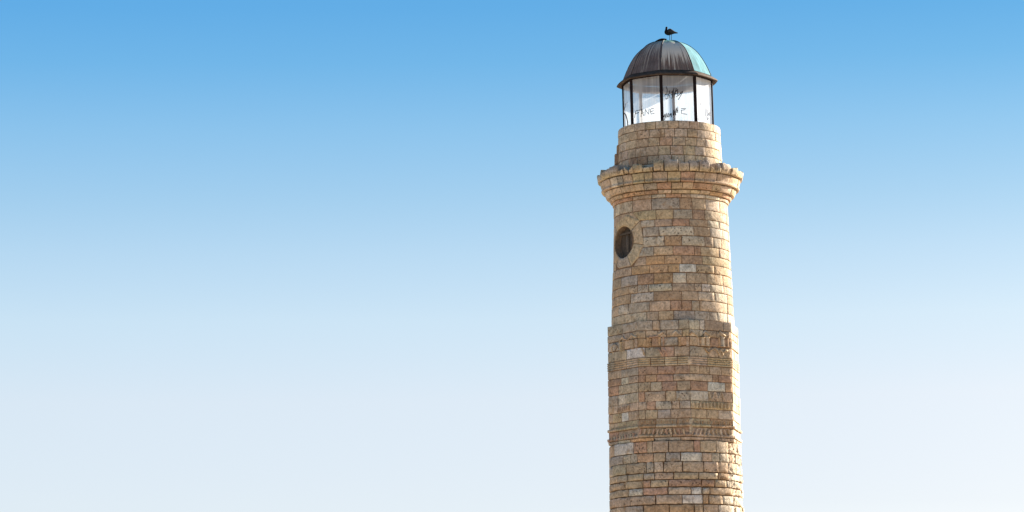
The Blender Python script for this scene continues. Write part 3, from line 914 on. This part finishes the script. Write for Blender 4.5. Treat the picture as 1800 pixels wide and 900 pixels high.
for k in range(8):                  # panes
    p = [lv(k, LR_ - .015, Z_BOT), lv(k + 1, LR_ - .015, Z_BOT), lv(k + 1, LR_ - .015, Z_EAVE + .05), lv(k, LR_ - .015, Z_EAVE + .05)]
    nrm = (p[1] - p[0]).cross(p[3] - p[0]).normalized()
    pane = mesh_obj('glass_pane', p, [(0, 1, 2, 3)], M_GLASS_THICK_FILM if k == 1 else M_GLASS, tower, False)
    strokes = []
    def z5(L): return [(1085 + x / 9.478, 130 + y / 9.478) for x, y in L]
    def z6(L): return [(1155 + x / 9.473, 130 + y / 9.473) for x, y in L]
    if k == 7:
        for L in ([(290, 735), (298, 670), (310, 615), (345, 606), (385, 600)], [(303, 662), (365, 640)],
                  [(395, 715), (402, 640), (410, 580), (425, 640), (440, 700)], [(400, 660), (440, 645)],
                  [(460, 700), (464, 640), (468, 590), (497, 635), (525, 675), (528, 620), (530, 575)],
                  [(610, 570), (575, 578), (550, 590), (556, 630), (565, 670), (620, 655)], [(560, 628), (605, 612)]):
            strokes.append((z5(L), .012, 0))
    elif k == 0:
        for L in ([(150, 205), (168, 260), (165, 330), (125, 355)], [(135, 335), (190, 345), (215, 265), (200, 330), (240, 310), (265, 265), (250, 340)],
                  [(185, 345), (180, 410), (155, 420), (145, 395)], [(200, 345), (215, 400)], [(280, 240), (270, 320), (245, 410)],
                  [(320, 240), (300, 320), (285, 400)], [(290, 320), (335, 265), (350, 300), (345, 365)],
                  [(310, 385), (370, 350), (435, 290), (400, 300), (380, 325)], [(345, 255), (340, 330)], [(350, 430), (385, 375), (425, 310)],
                  [(230, 350), (330, 320)]):
            strokes.append((z6(L), .012, 0))
        for L in ([(105, 690), (115, 720), (130, 665)], [(125, 770), (135, 700), (160, 650), (150, 700), (150, 730)],
                  [(170, 720), (190, 650), (175, 690), (190, 720)], [(205, 715), (200, 680), (225, 660), (220, 700), (235, 650), (240, 720)],
                  [(265, 690), (275, 600)], [(275, 690), (305, 580), (310, 690)]):
            strokes.append((z6(L), .015, 0))
        for L in ([(320, 560), (322, 645)], [(345, 545), (345, 650)], [(322, 570), (345, 640)], [(400, 575), (480, 575)],
                  [(405, 605), (470, 595)], [(405, 600), (408, 660), (500, 672)]):
            strokes.append((z6(L), .012, 0))
    elif k == 1:
        for L in ([(720, 460), (730, 520)], [(820, 560), (815, 700)], [(840, 590), (850, 700), (870, 640), (885, 700), (890, 630)],
                  [(830, 700), (850, 770), (870, 720)], [(695, 735), (705, 765)]):
            strokes.append((z6(L), .008, 1))
    elif k == 6:
        strokes.append((z5([(106, 700), (107, 668), (122, 658), (143, 682), (163, 750), (173, 800), (178, 870)]), .022, 0))
        strokes.append((z5([(112, 620), (140, 500), (165, 470)]), .012, 1))
    for faint in (0, 1):
        sp = Soup()
        for pts, w, fl in strokes:
            if fl != faint: continue
            P = []
            for i in range(len(pts) - 1):
                for t in (0, .5): P.append(((pts[i][0] * (1 - t) + pts[i + 1][0] * t), (pts[i][1] * (1 - t) + pts[i + 1][1] * t)))
            P.append(pts[-1])
            Q = [Vector(on_plane(x, y, tuple(nrm), tuple(p[0] + nrm * .012))) for x, y in P]
            v, f = tube(Q, w, 5)
            sp.add(v, f)
        if sp.v: sp.build('graffiti', M_INK_FAINT if faint else M_INK, pane)

def beam(name, a, b, w, d, mat, parent):
    """Rectangular bar from a to b, w wide and d deep (measured from the lantern's axis)."""
    a, b = Vector(a), Vector(b)
    t = (b - a).normalized(); c = (a + b) / 2
    o = Vector((c.x - LX, c.y, 0)); o = (o - t * o.dot(t)).normalized(); s = t.cross(o)
    v = []
    for p in (a, b):
        for i, j in ((-1, -1), (1, -1), (1, 1), (-1, 1)): v.append(p + s * i * w / 2 + o * j * d / 2)
    f = [(0, 1, 2, 3)[::-1], (4, 5, 6, 7), (0, 1, 5, 4), (1, 2, 6, 5), (2, 3, 7, 6), (3, 0, 4, 7)]
    return mesh_obj(name, v, f, mat, parent, False)
for k in range(8):
    beam('mullion', lv(k, LR_, Z_BOT), lv(k, LR_, Z_EAVE + .02), .108, .05, M_FRAME, tower)
    a = LR_ * 1.0
    beam('glazing_rail', lv(k, a, Z_BOT + .06, .02), lv(k + 1, a, Z_BOT + .06, -.02), .12, .07, M_FRAME, tower)
    beam('glazing_rail', lv(k, a, Z_EAVE + .0, .02), lv(k + 1, a, Z_EAVE + .0, -.02), .06, .07, M_FRAME, tower)

# ---------------- dome
dome = empty('dome', LT(0, 0, Z_EAVE), tower)
def dome_obj(name, v, f, mat, parent=dome, **kw):
    return mesh_obj(name, [Vector(q) - dome.location for q in v], f, mat, parent, kw.pop('smooth', True), **kw)
DR0 = 79.0 * S
Z_D = ZA(137.5)
H_D = 67.0 * S
PROFILE = [(77.5, 0), (75, 6.5), (70, 18), (64, 29.5), (61, 34.5), (55.5, 42.5), (52, 46.5), (43, 54.5), (35.5, 59.2), (27, 62.7), (14, 65.6), (0, 66.6)]
_pr = np.array([p[0] for p in PROFILE], float); _ph = np.array([p[1] for p in PROFILE], float)
_pa = np.concatenate([[0], np.cumsum(np.hypot(np.diff(_pr), np.diff(_ph)))]); _pa /= _pa[-1]
_tt = np.linspace(0, 1, 400)
def _smooth(v):
    w = np.interp(_tt, _pa, v)
    for _ in range(60): w[1:-1] = (w[:-2] + 2 * w[1:-1] + w[2:]) / 4
    return w
_sr, _sh = _smooth(_pr), _smooth(_ph)
def dome_pt(a, t, off=0.0):
    """t: 0 at the foot, 1 at the crown; octagonal in plan with slightly bowed sides."""
    th = t * math.pi / 2
    d = (a - LV0) % (math.pi / 4) - math.pi / 8
    k = math.cos(math.pi / 8) / math.cos(d)
    k = k * .80 + .20
    r = (float(np.interp(t, _tt, _sr)) / .985 * S + off * math.cos(th)) * k
    return LT(r * math.sin(a), -r * math.cos(a), Z_D + float(np.interp(t, _tt, _sh)) * S + off * math.sin(th))
T_CAP = .86
panel_mats = [M_DOME_BROWN, M_DOME_GREEN, M_DOME_GREEN, M_DOME_GREEN, M_DOME_BROWN, M_DOME_BROWN, M_DOME_DARK, M_DOME_DARK]
for k in range(8):
    v, f, pu, pv = [], [], [], []
    a0, a1 = LV0 + k * math.pi / 4, LV0 + (k + 1) * math.pi / 4
    nu, nv = 9, 18
    for off in (0.0, -.03):
        for j in range(nv + 1):
            for i in range(nu + 1):
                a = a0 + (a1 - a0) * (i / nu) ; t = T_CAP * j / nv
                dn = .014 * noise.noise(Vector((a * 3, t * 4, 5))) * math.sin(math.pi * i / nu)
                v.append(dome_pt(a, t, off + dn)); pu.append(a); pv.append(t / .95)
    m_ = nu + 1; b = (nv + 1) * m_
    for j in range(nv):
        for i in range(nu):
            p = j * m_ + i
            f.append((p, p + 1, p + m_ + 1, p + m_)); f.append((b + p, b + p + m_, b + p + m_ + 1, b + p + 1))
    o = dome_obj('dome_panel', v, f, panel_mats[k], attrs={'pu': pu, 'pv': pv})
    o.data.materials.append(M_SEAM_AND_SHADE)
    for q in range(1, len(f), 2): o.data.polygons[q].material_index = 1  # shade inside the dome put into the colour of the inner faces
    if k == 1: o['label'] = 'pale green verdigris copper panel'
    v, f = tube([dome_pt(a0, T_CAP * j / 16, .004) for j in range(17)], .013, 6)
    dome_obj('roof_seam', v, f, M_SEAM_AND_SHADE)
v, f, pu, pv = [], [], [], []
for j in range(7):
    for i in range(32):
        a = LV0 + 2 * math.pi * i / 32; t = T_CAP - .01 + (1 - T_CAP + .01) * j / 6
        v.append(dome_pt(a, min(t, .999), .012)); pu.append(a); pv.append(.99)
for j in range(6):
    for i in range(32): f.append((j * 32 + i, j * 32 + (i + 1) % 32, (j + 1) * 32 + (i + 1) % 32, (j + 1) * 32 + i))
dome_obj('dome_cap', v, f, M_DOME_GREEN, attrs={'pu': pu, 'pv': pv})
# flared eave: octagonal sheet with a rolled rim
for k in range(8):
    v, f, pu, pv = [], [], [], []
    a0, a1 = LV0 + k * math.pi / 4, LV0 + (k + 1) * math.pi / 4
    secs = [(77.5, 138.0), (81, 139.6), (86, 142.8), (90, 145.6), (90.5, 147.2), (89.6, 148.4), (87.0, 147.8), (83, 146.4), (78, 145.2), (74, 144.5)]
    n = 9
    for i in range(n + 1):
        a = a0 + (a1 - a0) * i / n
        d = (a - LV0) % (math.pi / 4) - math.pi / 8 if 0 < i < n else math.pi / 8
        kk = (math.cos(math.pi / 8) / math.cos(d)) * .6 + .4
        for r, y in secs:
            r2 = r * kk + noise.noise(Vector((math.sin(a) * 3, math.cos(a) * 3, y * .1))) * .5
            v.append(LT(r2 * S * math.sin(a), -r2 * S * math.cos(a), ZA(y)))
    m_ = len(secs)
    for i in range(n):
        for j in range(m_ - 1): f.append((i * m_ + j, i * m_ + j + 1, (i + 1) * m_ + j + 1, (i + 1) * m_ + j))
    dome_obj('eave', v, f, M_EAVE)
# torn strip of sheet lifting off near the crown
v, f = [], []
q0 = Vector(on_plane(1161.5, 74, (0, 1, 0), (0, -.30, 0)))
for i in range(7):
    t = i / 6
    c = q0 + Vector((-.20 + .42 * t, 0, .02 + .075 * t + .03 * math.sin(t * 3)))
    w = .05 + .10 * math.sin(math.pi * min(1, t * .9 + .08)); h = .016 + .03 * math.sin(math.pi * t)
    for dy, dz in ((-w, 0), (0, h), (w, 0), (0, -h)): v.append(c + Vector((0, dy, dz)))
for i in range(6):
    for j in range(4): f.append((i * 4 + j, i * 4 + (j + 1) % 4, (i + 1) * 4 + (j + 1) % 4, (i + 1) * 4 + j))
f += [(0, 1, 2, 3)[::-1], (24, 25, 26, 27)]
dome_obj('torn_flashing', v, f, M_FRAME)

# ------------------------------------------------------------------ gull
crown = dome_pt(0, .999, .012)
foot = Vector((on_plane(1178.6, 72, (0, 1, 0), (0, 0, 0))[0], 0, crown.z - .004))
def G(px, py, y=0.0):               # side outline of the bird measured from the photograph, relative to its feet
    return Vector(((px - 1178.6) * S, y, (72.3 - py) * S))
spine = [  # px, py, half height, half width
 (1190.8, 57.6, .010, .018), (1188.5, 57.2, .020, .034), (1185.5, 57.0, .042, .052), (1182.0, 56.4, .080, .078), (1178.5, 55.9, .108, .098),
 (1175.0, 56.0, .118, .100), (1172.4, 55.4, .100, .084), (1171.6, 53.0, .060, .056), (1171.7, 50.8, .042, .040), (1171.9, 48.9, .040, .038),
 (1172.0, 47.6, .042, .038), (1171.8, 46.5, .026, .026), (1171.7, 46.0, .006, .006)]
def _dense(rows, k=4):
    a = np.array(rows, float); n = len(a); out = []
    for i in range(n - 1):
        p0, p1, p2, p3 = a[max(i - 1, 0)], a[i], a[i + 1], a[min(i + 2, n - 1)]
        for t in np.arange(k) / k:
            out.append(.5 * (2 * p1 + (p2 - p0) * t + (2 * p0 - 5 * p1 + 4 * p2 - p3) * t * t + (3 * p1 - p0 - 3 * p2 + p3) * t ** 3))
    out.append(a[-1])
    return [tuple(q) for q in out]
spine = _dense(spine)
v, f = [], []
NS = 14
pts = [G(a, b) for a, b, _, _ in spine]
for i, (a, b, h, w) in enumerate(spine):
    t = (pts[min(i + 1, len(pts) - 1)] - pts[max(i - 1, 0)]).normalized()
    up = Vector((0, 1, 0)).cross(t).normalized()
    for j in range(NS):
        k = 2 * math.pi * j / NS
        v.append(pts[i] + Vector((0, 1, 0)) * w * math.cos(k) + up * h * math.sin(k))
for i in range(len(spine) - 1):
    for j in range(NS): f.append((i * NS + j, i * NS + (j + 1) % NS, (i + 1) * NS + (j + 1) % NS, (i + 1) * NS + j))
f += [tuple(range(NS))[::-1], tuple((len(spine) - 1) * NS + j for j in range(NS))]
body_v, body_f = v, f
leg_y = (-.035, .035); leg_x = (1177.0, 1180.4)
for y, x in zip(leg_y, leg_x):
    for line, r in (([G(x + .3, 60.5, y), G(x + .2, 64, y), G(x, 67.5, y), G(x, 71.8, y)], .0105),
                    ([G(x, 71.8, y), G(x - 2.2, 72.0, y - .025)], .0085), ([G(x, 71.8, y), G(x - 2.6, 72.0, y)], .0085), ([G(x, 71.8, y), G(x - 2.2, 72.0, y + .025)], .0085)):
        tv, tf = tube(line, r, 8)
        bb = len(body_v); body_v = body_v + list(tv); body_f = body_f + [tuple(i + bb for i in q) for q in tf]
gull = mesh_obj('seagull', body_v, body_f, M_FEATHER, None)
gull.location = foot
rm = gull.modifiers.new('skin', 'REMESH'); rm.mode = 'VOXEL'; rm.voxel_size = .0065; rm.use_smooth_shade = True
gull['label'] = 'dark gull standing on the crown of the copper dome, facing left'
gull['category'] = 'bird'
for sgn in (-1, 1):                 # folded wings
    v, f = [], []
    ol = [(1174.0, 55.0, .045), (1176.5, 53.9, .062), (1179.5, 54.2, .064), (1183, 55.6, .050), (1187, 57.0, .028), (1191.8, 57.8, .008)]
    ol = _dense([q + (w_,) for q, w_ in zip(ol, (.098, .108, .106, .086, .052, .016))])
    for i, (a, b, h, wy) in enumerate(ol):
        for j in range(7):
            k = math.pi * (j / 6 - .5)
            v.append(G(a, b, sgn * (wy * .86 + .026 * math.cos(k))) + Vector((0, -sgn * .02 * max(0, math.sin(k)), h * math.sin(k))))
    for i in range(len(ol) - 1):
        for j in range(6):
            q = (i * 7 + j, i * 7 + j + 1, (i + 1) * 7 + j + 1, (i + 1) * 7 + j)
            f.append(q)
    w = mesh_obj('wing', v, f, M_FEATHER_WING, gull)
    so = w.modifiers.new('thick', 'SOLIDIFY'); so.thickness = .008
v, f = tube([G(1170.6, 48.0, -.012), G(1170.1, 48.15, -.02), G(1169.5, 48.5, -.028)], .010, 8, .003)
mesh_obj('beak', v, f, M_BEAK, gull)
for sgn in (-1, 1):
    v, f = tube([G(1171.0, 47.6, sgn * .034), G(1170.9, 47.6, sgn * .041)], .006, 8)
    mesh_obj('eye', v, f, M_INK, gull)

# ------------------------------------------------------------------ ground and sea (below the picture)
def sheet(name, x0, x1, y0, y1, z_, mat, kind='structure'):
    o = mesh_obj(name, [(x0, y0, z_), (x1, y0, z_), (x1, y1, z_), (x0, y1, z_)], [(0, 1, 2, 3)], mat, None, False)
    o['kind'] = kind
    return o
M_QUAY = simple_mat('sandy_limestone_paving', (0.48, 0.39, 0.29), 0.95, 0.1, scale=.6, amount=.2, bump=.02)
M_SEA = simple_mat('deep_blue_sea', (0.03, 0.075, 0.11), 0.25, 0.5, scale=.2, amount=.2, bump=.3)
sheet('ground', -260, 260, -420, 160, 0.0, M_QUAY)
sheet('sea', -30000, 30000, -30000, 30000, -1.4, M_SEA)
print('STONES', NCOUNT)
